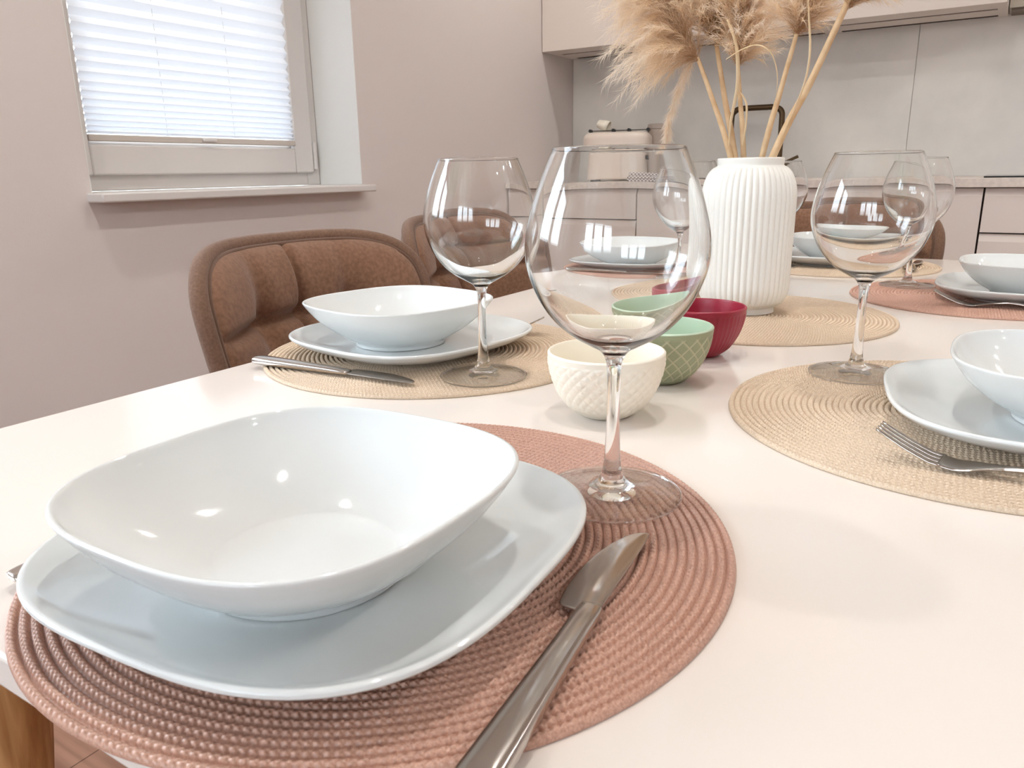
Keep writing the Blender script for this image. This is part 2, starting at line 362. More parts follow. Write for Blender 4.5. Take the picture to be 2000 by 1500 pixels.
# ------------------------------------------------------------------ braided placemats
MR = .19
def placemat_mesh():
    w_ = MR/38; nr = 38*8; na = 1800
    r_ = np.concatenate([[.0006], (np.arange(nr)+1)/nr*MR]); th = np.arange(na)/na*2*np.pi
    Rr, TH = np.meshgrid(r_, th, indexing='ij')
    q = Rr/w_-1e-6; i = np.floor(q); s = q-i
    k = np.maximum(6, np.round(2*np.pi*(i+.5)*w_/.0038))
    ph = k*TH/(2*np.pi)
    sgn = np.where(s < .5, 1, -1); u = np.abs(s-.5)*2
    wave = np.abs(np.sin(np.pi*(ph + (1-u)*.75 + (.5*(s >= .5)))))
    dome = np.sqrt(np.clip(1-(2*s-1)**2, 0, 1))
    Z = .0002 + .0023*dome + .0016*(wave**.8)*dome
    Z[-1] = .0006
    # jagged outline
    X = Rr*np.cos(TH); Y = Rr*np.sin(TH)
    V = np.stack([X, Y, Z], -1).reshape(-1, 3)
    bot = np.stack([MR*.998*np.cos(th), MR*.998*np.sin(th), 0*th], -1)
    V = np.concatenate([V, bot]); n_r = len(r_)
    a, c = np.meshgrid(np.arange(n_r-1), np.arange(na), indexing='ij'); c2 = (c+1) % na
    F = np.stack([a*na+c, (a+1)*na+c, (a+1)*na+c2, a*na+c2], -1).reshape(-1, 4)
    c = np.arange(na); c2 = (c+1) % na
    F2 = np.stack([(n_r-1)*na+c, n_r*na+c, n_r*na+c2, (n_r-1)*na+c2], -1)
    F = np.concatenate([F, F2])
    me = bpy.data.meshes.new('placemat')
    me.vertices.add(len(V)); me.vertices.foreach_set('co', V.astype(np.float32).ravel())
    nf = len(F); tot = nf*4 + na + na
    me.loops.add(tot); li = np.concatenate([F.ravel(), np.arange(na)[::-1]*1, n_r*na+np.arange(na)[::-1]])
    me.loops.foreach_set('vertex_index', li.astype(np.int32))
    me.polygons.add(nf+2); me.polygons.foreach_set('loop_start', np.concatenate([np.arange(nf)*4, [nf*4, nf*4+na]]).astype(np.int32))
    me.polygons.foreach_set('use_smooth', np.ones(nf+2, dtype=bool))
    tone = np.concatenate([np.clip(Z.reshape(-1)/.0036, 0, 1), np.zeros(na)])
    me.update(calc_edges=True); me.validate()
    return me
pm = placemat_mesh(); pm.materials.append(MAT['pink_mat'])
def placemat(x, y, mt, label):
    o = bpy.data.objects.new('placemat', pm); COL.objects.link(o); o.material_slots[0].link = 'OBJECT'; o.material_slots[0].material = MAT[mt]
    o.location = (x, y, T+.0002); tag(o, label, 'placemat', 'round braided placemats on the dining table'); return o
placemat(-.273, .304, 'pink_mat', 'round rosy-brown braided placemat in the foreground, overhanging the near table end')
placemat(-.532, .681, 'beige_mat', 'round sand-coloured braided placemat on the left, in front of the nearest brown chair')
placemat(.003, .693, 'beige_mat', 'round sand-coloured braided placemat on the right, under the near right plate and fork')
placemat(-.279, 1.064, 'beige_mat', 'round sand-coloured braided placemat in the table centre, under the ribbed vase')
placemat(-.004, 1.376, 'pink_mat', 'round rosy-brown braided placemat on the far right side of the table')
placemat(-.532, 1.372, 'pink_mat', 'round rosy-brown braided placemat on the far left side, seen through the big glass')
placemat(-.271, 1.716, 'beige_mat', 'round sand-coloured braided placemat at the far table end, behind the vase')
MT = T+.0042

# ------------------------------------------------------------------ square porcelain
def squircle_mesh(name, prof, material, N=192):
    """prof: list of (a, n, z) from centre of underside round the rim to centre of the inside"""
    b = MB(); R = []
    for a, n_, z in prof:
        ring = []
        for j in range(N):
            t = 2*PI*j/N; c, s = math.cos(t), math.sin(t); r_ = a/((abs(c)**n_+abs(s)**n_)**(1/n_))
            ring.append((r_*c, r_*s, z))
        R.append(ring)
    b.rings(R); return b.build(name, material)
pl_out = [(.0005, 2, .0022), (.07, 2.2, .0022), (.0745, 2.2, .0016), (.076, 2.2, 0), (.0785, 2.2, 0), (.080, 2.2, .002), (.090, 2.5, .0042), (.104, 2.8, .0085), (.116, 2.93, .0140), (.1222, 2.95, .0185), (.1240, 2.95, .0205)]
pl_in = [(.1238, 2.95, .0222), (.1222, 2.95, .0228), (.1200, 2.95, .0218), (.112, 2.93, .0168), (.100, 2.85, .0118), (.088, 2.75, .0082), (.076, 2.6, .0064), (.06, 2.4, .0058), (.03, 2.1, .0056), (.0005, 2, .0056)]
plate0 = squircle_mesh('dinner_plate', spline(pl_out, 4)[:-1]+spline(pl_out[-1:]+pl_in, 4), 'ceramic')
bw_out = [(.0005, 2, .0022), (.0455, 2, .0022), (.048, 2, .0012), (.0488, 2, 0), (.0512, 2, 0), (.0518, 2, .0035), (.0545, 2.05, .0064), (.0635, 2.2, .0125), (.0745, 2.45, .0215), (.0855, 2.7, .0335), (.0925, 2.82, .0445), (.0962, 2.87, .0515)]
bw_in = [(.0966, 2.87, .0529), (.0958, 2.87, .0538), (.0940, 2.87, .0532), (.0905, 2.84, .0462), (.083, 2.7, .0352), (.0715, 2.45, .0235), (.060, 2.25, .0148), (.0495, 2.1, .0092), (.0455, 2, .0078), (.0425, 2, .0078), (.03, 2, .0074), (.0005, 2, .0072)]
bw_out = [(a*(1+.015*min(1, z/.05)), n_, z*.94) for a, n_, z in bw_out]; bw_in = [(a*(1+.015*min(1, z/.05)), n_, z*.94) for a, n_, z in bw_in]
bowl0 = squircle_mesh('soup_bowl', spline(bw_out, 4)[:-1]+spline(bw_out[-1:]+bw_in, 4), 'ceramic')
P = [(-.2745, .2545, .070, 'large square white dinner plate in the foreground, on the near rosy-brown mat'),
     (-.557, .672, -.15, 'square white dinner plate on the left sand-coloured mat, before the nearest chair'),
     (.061, .690, .17, 'square white dinner plate at the right edge, beside the clearly visible fork'),
     (.052, 1.378, 0.0, 'square white dinner plate on the far right rosy-brown mat, a fork under its rim'),
     (-.575, 1.366, -.05, 'square white dinner plate on the far left mat, seen through the big foreground glass'),
     (-.275, 1.735, .04, 'square white dinner plate at the far end of the table, behind the vase')]
B_ = [(-.2735, .2385, .014, 'large square white bowl in the foreground, stacked on the near plate'),
      (-.574, .671, -.2, 'square white bowl stacked on the left plate before the nearest brown chair'),
      (.079, .692, .0, 'square white bowl cut by the right frame edge, on the near right plate'),
      (.054, 1.370, 0.0, 'square white bowl on the far right plate, in front of the drawers'),
      (-.582, 1.366, -.1, 'square white bowl on the far left plate, seen through the big foreground glass'),
      (-.280, 1.740, .03, 'square white bowl on the plate at the far table end, behind the vase')]
for i, (x, y, r_, lb) in enumerate(P):
    o = plate0 if i == 0 else copy_tree(plate0); place(o, x, y, MT, r_); tag(o, lb, 'plate', 'square white dinner plates')
for i, (x, y, r_, lb) in enumerate(B_):
    o = bowl0 if i == 0 else copy_tree(bowl0); place(o, x, y, MT+.0062, r_); tag(o, lb, 'bowl', 'square white soup bowls')

# ------------------------------------------------------------------ wine glasses
def wineglass():
    root = empty('wine_glass')
    outer = [(.0430, .0006), (.0432, .0014), (.0420, .0021), (.033, .0030), (.022, .0046), (.013, .0072), (.0078, .0115), (.0056, .019), (.0046, .032), (.0040, .050), (.0038, .066), (.0041, .080), (.0052, .0885), (.0085, .0940), (.0160, .0985), (.0260, .1045), (.0360, .1135), (.0445, .1255), (.0505, .1400), (.0528, .1520), (.0522, .1650), (.0487, .1810), (.0434, .1970), (.0372, .2122)]
    inner = [(.0370, .2130), (.0366, .2128), (.0364, .2120), (.0426, .1970), (.0479, .1810), (.0513, .1650), (.0518, .1520), (.0494, .1402), (.0432, .1265), (.0346, .1152), (.0248, .1068), (.0150, .1018), (.0070, .0998), (.00001, .0994)]
    foot = [(.00001, .0014), (.020, .0010), (.040, .0002), (.0425, .0001), (.0430, .0006)]
    # bowl and stem are one continuous piece of glass, cut at the neck of the stem into two closed solids
    foot = [(r_, z*.975) for r_, z in foot]; outer = [(r_, z*.975) for r_, z in outer]; inner = [(r_, z*.975) for r_, z in inner]
    b = MB(); b.lathe(spline(foot, 4)[:-1]+spline(outer, 5)[:-1]+spline(outer[-1:]+inner, 5), 96)
    return root, b
root, b = wineglass()
bpy.data.objects.remove(root)
glass0 = b.build('wine_glass', 'glass')
glass0.data.materials.append(MAT['foot_glass'])
for pl in glass0.data.polygons:
    c_ = pl.center
    if c_.z < .0062 and .0150 < math.hypot(c_.x, c_.y) < .0412: pl.material_index = 1
G = [(-.184, .408, 0, 'largest wine glass, in the centre foreground on the near rosy-brown mat'),
     (-.415, .6075, 0, 'wine glass on the left sand-coloured mat, in front of the brown chairs'),
     (-.100, .790, 0, 'wine glass on the right sand-coloured mat, right of the ribbed vase'),
     (-.117, 1.445, 0, 'wine glass on the far right rosy-brown mat, partly behind the right wine glass'),
     (-.420, 1.205, 0, 'wine glass at the far left, seen through the big foreground glass'),
     (-.378, 1.62, 0, 'wine glass at the far table end, half hidden behind the ribbed vase')]
for i, (x, y, r_, lb) in enumerate(G):
    o = glass0 if i == 0 else copy_tree(glass0); place(o, x, y, MT-.0002, 0); tag(o, lb, 'wine glass', 'large balloon wine glasses')

# ------------------------------------------------------------------ cutlery
def knife():
    root = empty('table_knife')
    b = MB(); R = []          # handle: along -y from 0 to -.125, origin at junction
    for t, hw, hz in spline([(0.006, .0052, .0022), (.001, .0058, .0026), (-.008, .0060, .0031), (-.03, .0063, .0036), (-.07, .0075, .0042), (-.105, .0085, .0046), (-.118, .0084, .0045), (-.1225, .0070, .0035), (-.1235, .0030, .0018)], 4):
        R.append([(hw*math.copysign(abs(math.cos(2*PI*j/28))**.7, math.cos(2*PI*j/28)), t, .0047+hz*math.copysign(abs(math.sin(2*PI*j/28))**.7, math.sin(2*PI*j/28))) for j in range(28)])
    b.rings(R[::-1]); b.build('handle', 'steel', root)
    b = MB(); R = []          # blade: +y, spine on +x side
    for y, xl, xr, tz in spline([(-.004, -.0050, .0036, .0018), (.001, -.0056, .0040, .0016), (.0030, -.0140, .0042, .0012), (.010, -.0162, .0042, .0010), (.0225, -.0172, .0044, .0009), (.040, -.0166, .0048, .0009), (.0534, -.0152, .0050, .0008), (.066, -.0122, .0052, .0007), (.0745, -.0092, .0052, .0007), (.0820, -.0058, .0050, .0006), (.0865, -.0018, .0046, .0005), (.0880, .0018, .0034, .0003)], 4):
        c = (xl+xr)/2; hw = (xr-xl)/2; ring = []
        for j in range(20):
            a = 2*PI*j/20; ring.append((c+hw*math.cos(a), y, .0040+tz*math.sin(a)*(1 if math.cos(a) > -.2 else .55)))
        R.append(ring)
    b.rings(R[::-1]); b.build('blade', 'steel', root)
    return root
def fork():
    root = empty('table_fork')     # tines toward +y, handle toward -y ; total .2
    def zc(y):                     # centre height along the length
        pts = [(-.10, .0034), (-.06, .0036), (-.02, .0060), (.005, .0085), (.028, .0060), (.050, .0024), (.066, .0048), (.080, .0105), (.100, .0205)]
        ys = [p[0] for p in pts]; return float(np.interp(y, ys, [p[1] for p in pts]))
    def strip(stations, name, nj=16):
        b = MB(); R = []
        for y, x, hw, hz in stations:
            R.append([(x+hw*math.copysign(abs(math.cos(2*PI*j/nj))**.75, math.cos(2*PI*j/nj)), y, zc(y)+hz*math.sin(2*PI*j/nj)) for j in range(nj)])
        b.rings(R[::-1]); return b
    st = spline([(-.100, 0, .0030, .0014), (-.098, 0, .0066, .0022), (-.085, 0, .0080, .0030), (-.05, 0, .0070, .0028), (-.01, 0, .0046, .0022), (.012, 0, .0036, .0017), (.026, 0, .0045, .0012)], 4)
    strip(st, 'h').build('handle', 'steel', root)
    b = strip(spline([(.022, 0, .0038, .0013), (.032, 0, .0068, .0011), (.042, 0, .0110, .0011), (.054, 0, .0122, .0011), (.060, 0, .0122, .0011)], 4), 'p')
    for k in range(4):
        x = -.0102+k*.0068
        b2 = strip([(y, x*(1-.12*max(0, (y-.06)/.04)), .0021 if y < .092 else .0021-(y-.092)*.15, .0010) for y in [.058+.0035*i for i in range(13)]], 't', 10)
        b.add(b2.v, b2.f)
    b.build('tines', 'steel', root)
    return root
k0 = knife()
# (x,y) junction, angle of +y axis
def kplace(o, tip, end, z, lb):
    d = Vector((tip[0]-end[0], tip[1]-end[1])); L = d.length; u = d/L
    j = Vector(end)+u*(.1235/.210*L)
    place(o, j.x, j.y, z, math.atan2(-u.x, u.y)); tag(o, lb, 'knife', 'steel table knives')
kplace(k0, (-.1435, .358), (-.1185, .149), MT, 'steel table knife in the foreground, right of the large plate')
kplace(copy_tree(k0), (-.452, .5435), (-.662, .5335), MT, 'steel table knife on the left sand-coloured mat, its handle reaching over the mat edge')
kplace(copy_tree(k0), (-.452, 1.232), (-.662, 1.226), MT, 'steel table knife on the far left rosy-brown mat')
f0 = fork()
def fplace(o, tip, end, z, lb):
    d = Vector((tip[0]-end[0], tip[1]-end[1])).normalized(); mid = Vector(tip)-d*.1
    place(o, mid.x, mid.y, z, math.atan2(-d.x, d.y)); tag(o, lb, 'fork', 'steel table forks')
fplace(f0, (-.386, .356), (-.3970, .154), MT, 'steel table fork mostly hidden under the left rim of the foreground plate')
fplace(copy_tree(f0), (-.052, .564), (.146, .541), MT, 'steel table fork with its tines in view at the right, beside the near right plate')
fplace(copy_tree(f0), (-.066, 1.262), (.130, 1.258), MT, 'steel table fork tucked under the far right plate')
fplace(copy_tree(f0), (-.462, .806), (-.655, .772), MT, 'steel table fork behind the left plate, on the sand-coloured mat')
fplace(copy_tree(f0), (-.440, 1.520), (-.635, 1.500), MT, 'steel table fork behind the far left plate')
fplace(copy_tree(f0), (-.132, 1.600), (-.128, 1.800), MT, 'steel table fork beside the plate at the far table end')

# ------------------------------------------------------------------ three small bowls
def small_bowl(label, x, y, kind):
    H, RB = .0545, .0492
    out = spline([(.00001, .0006), (.019, .0006), (.0215, 0), (.0232, .0008), (.0285, .0045), (.0345, .0105), (.0398, .0185), (.0440, .0275), (.0470, .0375), (.0486, .047), (RB, .0535)], 6)
    inn = spline([(RB, .0535), (RB-.0008, .0545), (RB-.0022, .0545), (.0462, .050), (.0448, .038), (.0418, .0275), (.0370, .0180), (.030, .0095), (.020, .0050), (.00001, .0045)], 5)
    N = 288
    root = empty('small_bowl', (x, y, T+.0003), rz=0, label=label, cat='bowl', group='small patterned bowls in a row')
    def ring(r_, z, disp):
        ring_ = []; tn = []
        for j in range(N):
            a = 2*PI*j/N; d = 0; tt = 0
            band = min(1, max(0, (z-.004)/.004))*min(1, max(0, (.0495-z)/.002)) if disp else 0
            if band > 0:
                if kind == 'rib': d = -.0009*abs(math.sin(a*26))**.6+.0004
                elif kind == 'diamond':
                    p = a*20/(2*PI); q = z/.0135
                    l1 = abs((p+q) % 1-.5)*2; l2 = abs((p-q) % 1-.5)*2; l = max(l1, l2)
                    e_ = max(0, (l-.80)/.20); tt = min(1, e_*1.6); d = -.0008+.0010*min(1, e_*1.6)
                else:
                    p = a*30/(2*PI); q = z/.0088
                    d = .0009*max(0, math.sin(PI*(p+q))*math.sin(PI*(p-q)))*1.0 + .0
                    d = .0010*(abs(math.sin(PI*(p+q)))*abs(math.sin(PI*(p-q))))**.7
            rr = r_+d*band; ring_.append((rr*math.cos(a), rr*math.sin(a), z)); tn.append(tt*band)
        return ring_, tn
    prof = [p for p in out if p[1] <= .0004 or p[0] < .0232] ; fine = []
    outr = []
    # resample the outside finely for the relief
    zs_ = np.array([p[1] for p in out]); rs_ = np.array([p[0] for p in out]); i0 = next(i for i, p in enumerate(out) if p[0] > .0225)
    pts = [(p[0], p[1]) for p in out[:i0]] + [(float(np.interp(z, zs_[i0:], rs_[i0:])), float(z)) for z in np.linspace(zs_[i0], .0535, 96)]
    b = MB(); R = []; tone = []
    for r_, z in pts:
        a_, t_ = ring(max(r_, 1e-5), z, True); R.append(a_); tone += t_
    b.rings(R, True, False); m_ = {'rib': 'red', 'diamond': 'green', 'dot': 'cream'}[kind]
    if kind == 'diamond':
        b.build('outer_wall', m_, root, tone=tone)
        b = MB(); R = [ring(max(r_, 1e-5), z, False)[0] for r_, z in inn]; b.rings(R, False, True); b.build('inner_wall', 'greenin', root)
    else:
        R2 = [ring(max(r_, 1e-5), z, False)[0] for r_, z in inn[1:]]
        b = MB(); b.rings(R+R2, True, True); b.build('bowl_body', m_, root)
    return root
small_bowl('small cream bowl with a raised dotted pattern, nearest of the three in the row', -.2638, .5686, 'dot')
small_bowl('small sage green bowl with a diamond lattice pattern', -.2630, .6923, 'diamond')
small_bowl('small raspberry red ribbed bowl in front of the vase', -.2660, .8159, 'rib')

# ------------------------------------------------------------------ ribbed vase
VX, VY = -.2955, 1.088
root = empty('ribbed_vase', (VX, VY, MT), label='tall white vertically ribbed vase holding pampas grass', cat='vase')
H = .2085
prof = [(.00001, .001), (.040, .001), (.0435, 0), (.0440, .001), (.0440, .0065), (.0448, .0082), (.0500, .0105), (.0565, .0165), (.0605, .0260), (.0622, .040), (.0626, .08), (.0630, .13), (.0630, .158), (.0610, .1735), (.0560, .187), (.0500, .1945), (.0452, .1975), (.0436, .1990), (.0438, .2050), (.0436, .2075), (.0420, .2085), (.0400, .2075), (.0396, .199), (.046, .190), (.054, .175), (.058, .155), (.058, .03), (.045, .012), (.00001, .009)]
N = 640; R = []
for r_, z in spline(prof, 4):
    band = min(1, max(0, (z-.009)/.004))*min(1, max(0, (.1965-z)/.004)); R.append((r_, z, band))
rim_i = max(range(len(R)), key=lambda i: R[i][1]); RR = []
for i, (r_, z, band) in enumerate(R):
    if i > rim_i: band = 0
    RR.append([((max(r_, 1e-5)-.0021*band*(1-abs(math.sin(a*23))**.7))*math.cos(a), (max(r_, 1e-5)-.0021*band*(1-abs(math.sin(a*23))**.7))*math.sin(a), z) for a in [2*PI*j/N for j in range(N)]])
b = MB(); b.rings(RR); b.build('vase_body', 'vase', root)

# ------------------------------------------------------------------ pampas grass
rng = random.Random(5)
def pt_at(px, py, Y):            # position in the photograph carried to distance Y along the room
    d = fw + (px-1000)/1491.95*r2 - (py-750)/1491.95*u2
    t = Y/d.y; return Vector((0, 0, CAMZ)) + d*t
def hair_plume(root, axis, nbr, blen, hairlen, droop, spread, seed, bias=Vector((0,0,0)), dark=.0):
    rg = random.Random(seed); v = []; f = []; tone = []
    ax = [Vector(p) for p in spline([tuple(p) for p in axis], 8)]
    n = len(ax)
    for i in range(nbr):
        t = (i+rg.random())/nbr; k = min(n-2, int(t*(n-1))); fr_ = t*(n-1)-k
        p = ax[k].lerp(ax[k+1], fr_); T_ = (ax[k+1]-ax[k]).normalized()
        o_ = T_.orthogonal().normalized(); a = rg.random()*2*PI; o_ = Matrix.Rotation(a, 3, T_) @ o_
        L = blen*(1-.45*t)*(.55+.75*rg.random()); d = (T_*(.75-.1*t) + o_*spread*(.4+.8*rg.random()) + bias).normalized()
        m_ = 9; path = [p.copy()]; q = p.copy(); dd = d.copy()
        for s in range(m_):
            dd = (dd + Vector((0, 0, -droop/m_)) + Vector((rg.uniform(-1, 1), rg.uniform(-1, 1), rg.uniform(-1, 1)))*.07).normalized()
            q = q + dd*L/m_; path.append(q.copy())
        # branchlet hairs
        nh = int(26+46*L/.08)
        for h_ in range(nh):
            s = (h_+rg.random())/nh*(m_-.01); kk = int(s); base = path[kk].lerp(path[kk+1], s-kk); dr = (path[kk+1]-path[kk]).normalized()
            rv = Vector((rg.gauss(0, 1), rg.gauss(0, 1), rg.gauss(0, 1))).normalized()
            hd = (dr*.95+rv*.55).normalized(); hl = hairlen*(.5+rg.random()*.9)
            sd = hd.cross(Vector((rg.gauss(0, 1), rg.gauss(0, 1), rg.gauss(0, 1)))).normalized()*.00028
            c = len(v); mid = base+hd*hl*.55; tip = base+hd*hl+Vector((0, 0, -.12*hl))+rv*hl*.12
            v += [base-sd, base+sd, mid-sd*.7, mid+sd*.7, tip]; f += [(c, c+1, c+3, c+2), (c+2, c+3, c+4)]
            tb = min(1, max(0, .12+.75*s/m_*(L/blen+.15)-dark+rg.uniform(-.12, .12)))
            tone += [max(0, tb-.08), max(0, tb-.08), tb, tb, min(1, tb+.18)]
    b = MB(); b.v = [tuple(p) for p in v]; b.f = f
    return b.build('plume', 'plume', root, smooth=False, tone=tone)
def stem_thing(label, pts, rad, seed, leafs=()):
    base = pts[0]
    root = empty('pampas_stem', tuple(base), label=label, cat='dried grass', group='dried pampas stems in the vase')
    sp = [Vector(p)-base for p in spline([tuple(p) for p in pts], 8)]
    b = MB(); n = len(sp); b.tube(sp, [rad*(1-.45*i/(n-1)) for i in range(n)], 10); b.build('stem', 'stem', root)
    for lf in leafs:
        lp = [Vector(p)-base for p in spline([tuple(p) for p in lf[0]], 8)]; n = len(lp)
        b = MB(); b.tube(lp, [max(.0003, lf[1]*math.sin(PI*min(.97, .12+.88*i/(n-1)))**.6) for i in range(n)], 8, flat=.3); b.build('leaf', 'leaf', root)
    return root, base
VB = Vector((VX, VY, MT+.011))
def loc(p, base): return [Vector(q)-base for q in p]
# 1: left leaning stem with the big drooping plume
Y1 = 1.07; s1 = [VB+Vector((.030, .01, 0)), pt_at(1425, 300, 1.085), pt_at(1390, 190, 1.08), pt_at(1362, 112, Y1)]
root, base = stem_thing('pampas stem leaning left, with the widest drooping cream plume', s1, .0046, 1)
hair_plume(root, loc([pt_at(1366, 120, Y1), pt_at(1335, 55, Y1), pt_at(1300, -20, Y1), pt_at(1270, -110, 1.06), pt_at(1255, -190, 1.05)], base), 420, .105, .017, 1.25, .85, 11, Vector((-.25, -.03, -.10)))
tail = hair_plume(root, loc([pt_at(1356, 112, Y1), pt_at(1335, 150, Y1), pt_at(1320, 190, Y1), pt_at(1306, 240, Y1), pt_at(1303, 262, Y1)], base), 60, .024, .010, .6, .30, 12, Vector((0, 0, -.1)), -.45)
# 2
s2 = [VB+Vector((.022, -.02, 0)), pt_at(1434, 300, 1.095), pt_at(1415, 190, 1.10), pt_at(1399, 85, 1.105)]
root, base = stem_thing('upright pampas stem with the dark brown plume, second from the left', s2, .0052, 2,
    leafs=[([pt_at(1421, 38, 1.07), pt_at(1436, 80, 1.07), pt_at(1441, 120, 1.07), pt_at(1440, 170, 1.072), pt_at(1428, 235, 1.078), pt_at(1422, 300, 1.083)], .0028)])
hair_plume(root, loc([pt_at(1400, 92, 1.105), pt_at(1394, 30, 1.105), pt_at(1385, -60, 1.11), pt_at(1370, -170, 1.12)], base), 300, .066, .014, .6, .65, 21, Vector((0, 0, 0)), .22)
# 3
s3 = [VB+Vector((.0, .028, 0)), pt_at(1452, 300, 1.10), pt_at(1446, 200, 1.10), pt_at(1441, 125, 1.10)]
root, base = stem_thing('upright pampas stem with a honey-coloured plume, in the middle of the vase', s3, .0044, 3,
    leafs=[([pt_at(1418, 116, 1.06), pt_at(1448, 97, 1.06), pt_at(1480, 88, 1.062), pt_at(1506, 104, 1.066), pt_at(1518, 145, 1.07), pt_at(1515, 200, 1.075)], .0013),
           ([pt_at(1447, 180, 1.095), pt_at(1458, 205, 1.09), pt_at(1456, 250, 1.09), pt_at(1450, 285, 1.09)], .0016)])
hair_plume(root, loc([pt_at(1441, 132, 1.10), pt_at(1448, 60, 1.10), pt_at(1458, -30, 1.10), pt_at(1470, -140, 1.10)], base), 340, .072, .014, .8, .85, 31, Vector((.15, 0, 0)), -.05)
# 4
s4 = [VB+Vector((-.022, .015, 0)), pt_at(1490, 300, 1.09), pt_at(1525, 175, 1.085), pt_at(1556, 66, 1.08)]
root, base = stem_thing('pampas stem leaning right with a compact brown plume', s4, .0048, 4)
hair_plume(root, loc([pt_at(1555, 72, 1.08), pt_at(1572, 10, 1.08), pt_at(1590, -70, 1.08), pt_at(1610, -160, 1.08)], base), 300, .062, .013, .6, .85, 41, Vector((0, 0, 0)), .08)
# 5
s5 = [VB+Vector((-.034, -.006, 0)), pt_at(1512, 300, 1.08), pt_at(1583, 160, 1.07), pt_at(1652, 12, 1.06), pt_at(1672, -30, 1.06)]
root, base = stem_thing('pampas stem leaning furthest right, thick and straw-coloured', s5, .0056, 5,
    leafs=[([pt_at(1577, -40, 1.05), pt_at(1580, 30, 1.05), pt_at(1582, 100, 1.052), pt_at(1572, 160, 1.056), pt_at(1550, 215, 1.064), pt_at(1530, 262, 1.07)], .0016)])
hair_plume(root, loc([pt_at(1655, 20, 1.06), pt_at(1680, -25, 1.06), pt_at(1715, -90, 1.06), pt_at(1750, -170, 1.06)], base), 240, .062, .013, .7, .75, 51, Vector((.15, 0, .1)), .05)

# ------------------------------------------------------------------ chairs
def chair():
    root = empty('dining_chair')
    # local frame: seat faces +x, origin on the floor under the seat centre
    HW, HH, ZB = .237, .200, .657       # half width, half height, centre height of backrest
    def base_pt(u, v):                 # u,v in [-1,1] -> rounded outline, curved shell
        m_ = max(abs(u), abs(v), 1e-6); cu, cv = u/m_, v/m_; n_ = 5.0; k = m_/max(1e-6, (abs(cu)**n_+abs(cv)**n_)**(1/n_))
        U, V_ = cu*k, cv*k
        hw = HW*(.84+.16*min(1, (V_+1)/1.7))
        y = U*hw; z = ZB+V_*HH
        x = -.245 - .030*(V_) + .105*abs(U)**2.2
        return U, V_, m_, Vector((x, y, z))
    def nrm(u): return Vector((1, -.42*math.copysign(abs(u)**1.2, u), .14)).normalized()
    NU, NV = 92, 72
    def grid(fn):
        v = []; f = []
        for i in range(NV+1):
            for j in range(NU+1): v.append(fn(-1+2*j/NU, -1+2*i/NV))
        for i in range(NV):
            for j in range(NU): a = i*(NU+1)+j; f.append((a, a+1, a+NU+2, a+NU+1))
        return v, f
    def front(u, v):
        U, V_, m_, p = base_pt(u, v)
        e_ = max(0, 1-(m_/.955)**5)**.5 if m_ < .955 else 0
        d = .040*e_
        vf = .55+.45*math.exp(-((V_-.42)/.30)**2)
        dv = math.exp(-((U-0)/.026)**2)*.85 + (math.exp(-((U+.42)/.085)**2)+math.exp(-((U-.42)/.085)**2))*.55*vf
        dh = (math.exp(-((V_-.42)/.045)**2)+math.exp(-((V_+.25)/.045)**2))*.9
        node = sum(math.exp(-(((U-c)/.13)**2+((V_-h)/.14)**2)) for c in (-.42, 0, .42) for h in (.42, -.25))*.6
        d -= .024*e_*min(1.5, max(dv, dh)+.35*min(dv, dh)+node)
        return p+nrm(U)*(d+.004)
    def back(u, v):
        U, V_, m_, p = base_pt(u, v); e_ = max(0, 1-m_**8)**.5
        return p-nrm(U)*(.026*e_+.002)
    v1, f1 = grid(front); b = MB(); b.add(v1, f1); b.build('backrest_cushion', 'fabric', root)
    v2, f2 = grid(back); b = MB(); b.add(v2, [q[::-1] for q in f2]); b.build('backrest_shell', 'shell', root)
    # edge roll + piping
    def rim(scale, off, rad, nm, m_):
        pts = []
        nn = 160
        for j in range(nn+1):
            a = 2*PI*j/nn; c, s = math.cos(a), math.sin(a); k = 1/max(abs(c), abs(s)); u, v = c*k, s*k
            U, V_, _, p = base_pt(u*scale, v*scale); pts.append(p+nrm(U)*off)
        b = MB(); b.tube(pts, rad, 12, caps=False); b.build(nm, m_, root)
    rim(.982, -.003, .0120, 'edge_roll', 'fabric_edge'); rim(.950, .0085, .0036, 'piping', 'fabric2')
    # seat
    b = MB(); R = []
    for hw, z in [(.20, .415), (.225, .420), (.232, .44), (.232, .465), (.222, .482), (.19, .492), (.12, .496), (.001, .497)]:
        ring = []
        for j in range(64):
            t = 2*PI*j/64; c, s = math.cos(t), math.sin(t); r_ = hw/((abs(c)**4+abs(s)**4)**.25); ring.append((r_*c*1.0, r_*s, z))
        R.append(ring)
    b.rings(R); b.build('seat', 'fabric', root)
    for s in (-1, 1):
        b = MB(); b.tube(spline([(-.17, s*.12, .43), (-.235, s*.12, .44), (-.262, s*.12, .50), (-.272, s*.12, .60)], 6), .011, 12)
        b.build('back_bracket', 'blackmetal', root)
    for sx_, sy_ in ((1, 1), (1, -1), (-1, 1), (-1, -1)):
        b = MB(); b.tube([(sx_*.15, sy_*.15, .418), (sx_*.215, sy_*.21, .001)], [.014, .009], 14); b.build('leg', 'blackmetal', root)
    return root
c0 = chair(); place(c0, -.670, .830, 0, .03); tag(c0, 'brown tufted dining chair nearest on the window side of the table', 'chair', 'brown tufted dining chairs')
c1 = copy_tree(c0); place(c1, -.765, 1.368, 0, .03); tag(c1, 'brown tufted dining chair further back on the window side, behind the left wine glass', 'chair', 'brown tufted dining chairs')
c2 = copy_tree(c0); place(c2, -.335, 1.85, 0, -PI/2); tag(c2, 'brown tufted dining chair at the far end of the table, behind the vase and glasses', 'chair', 'brown tufted dining chairs')

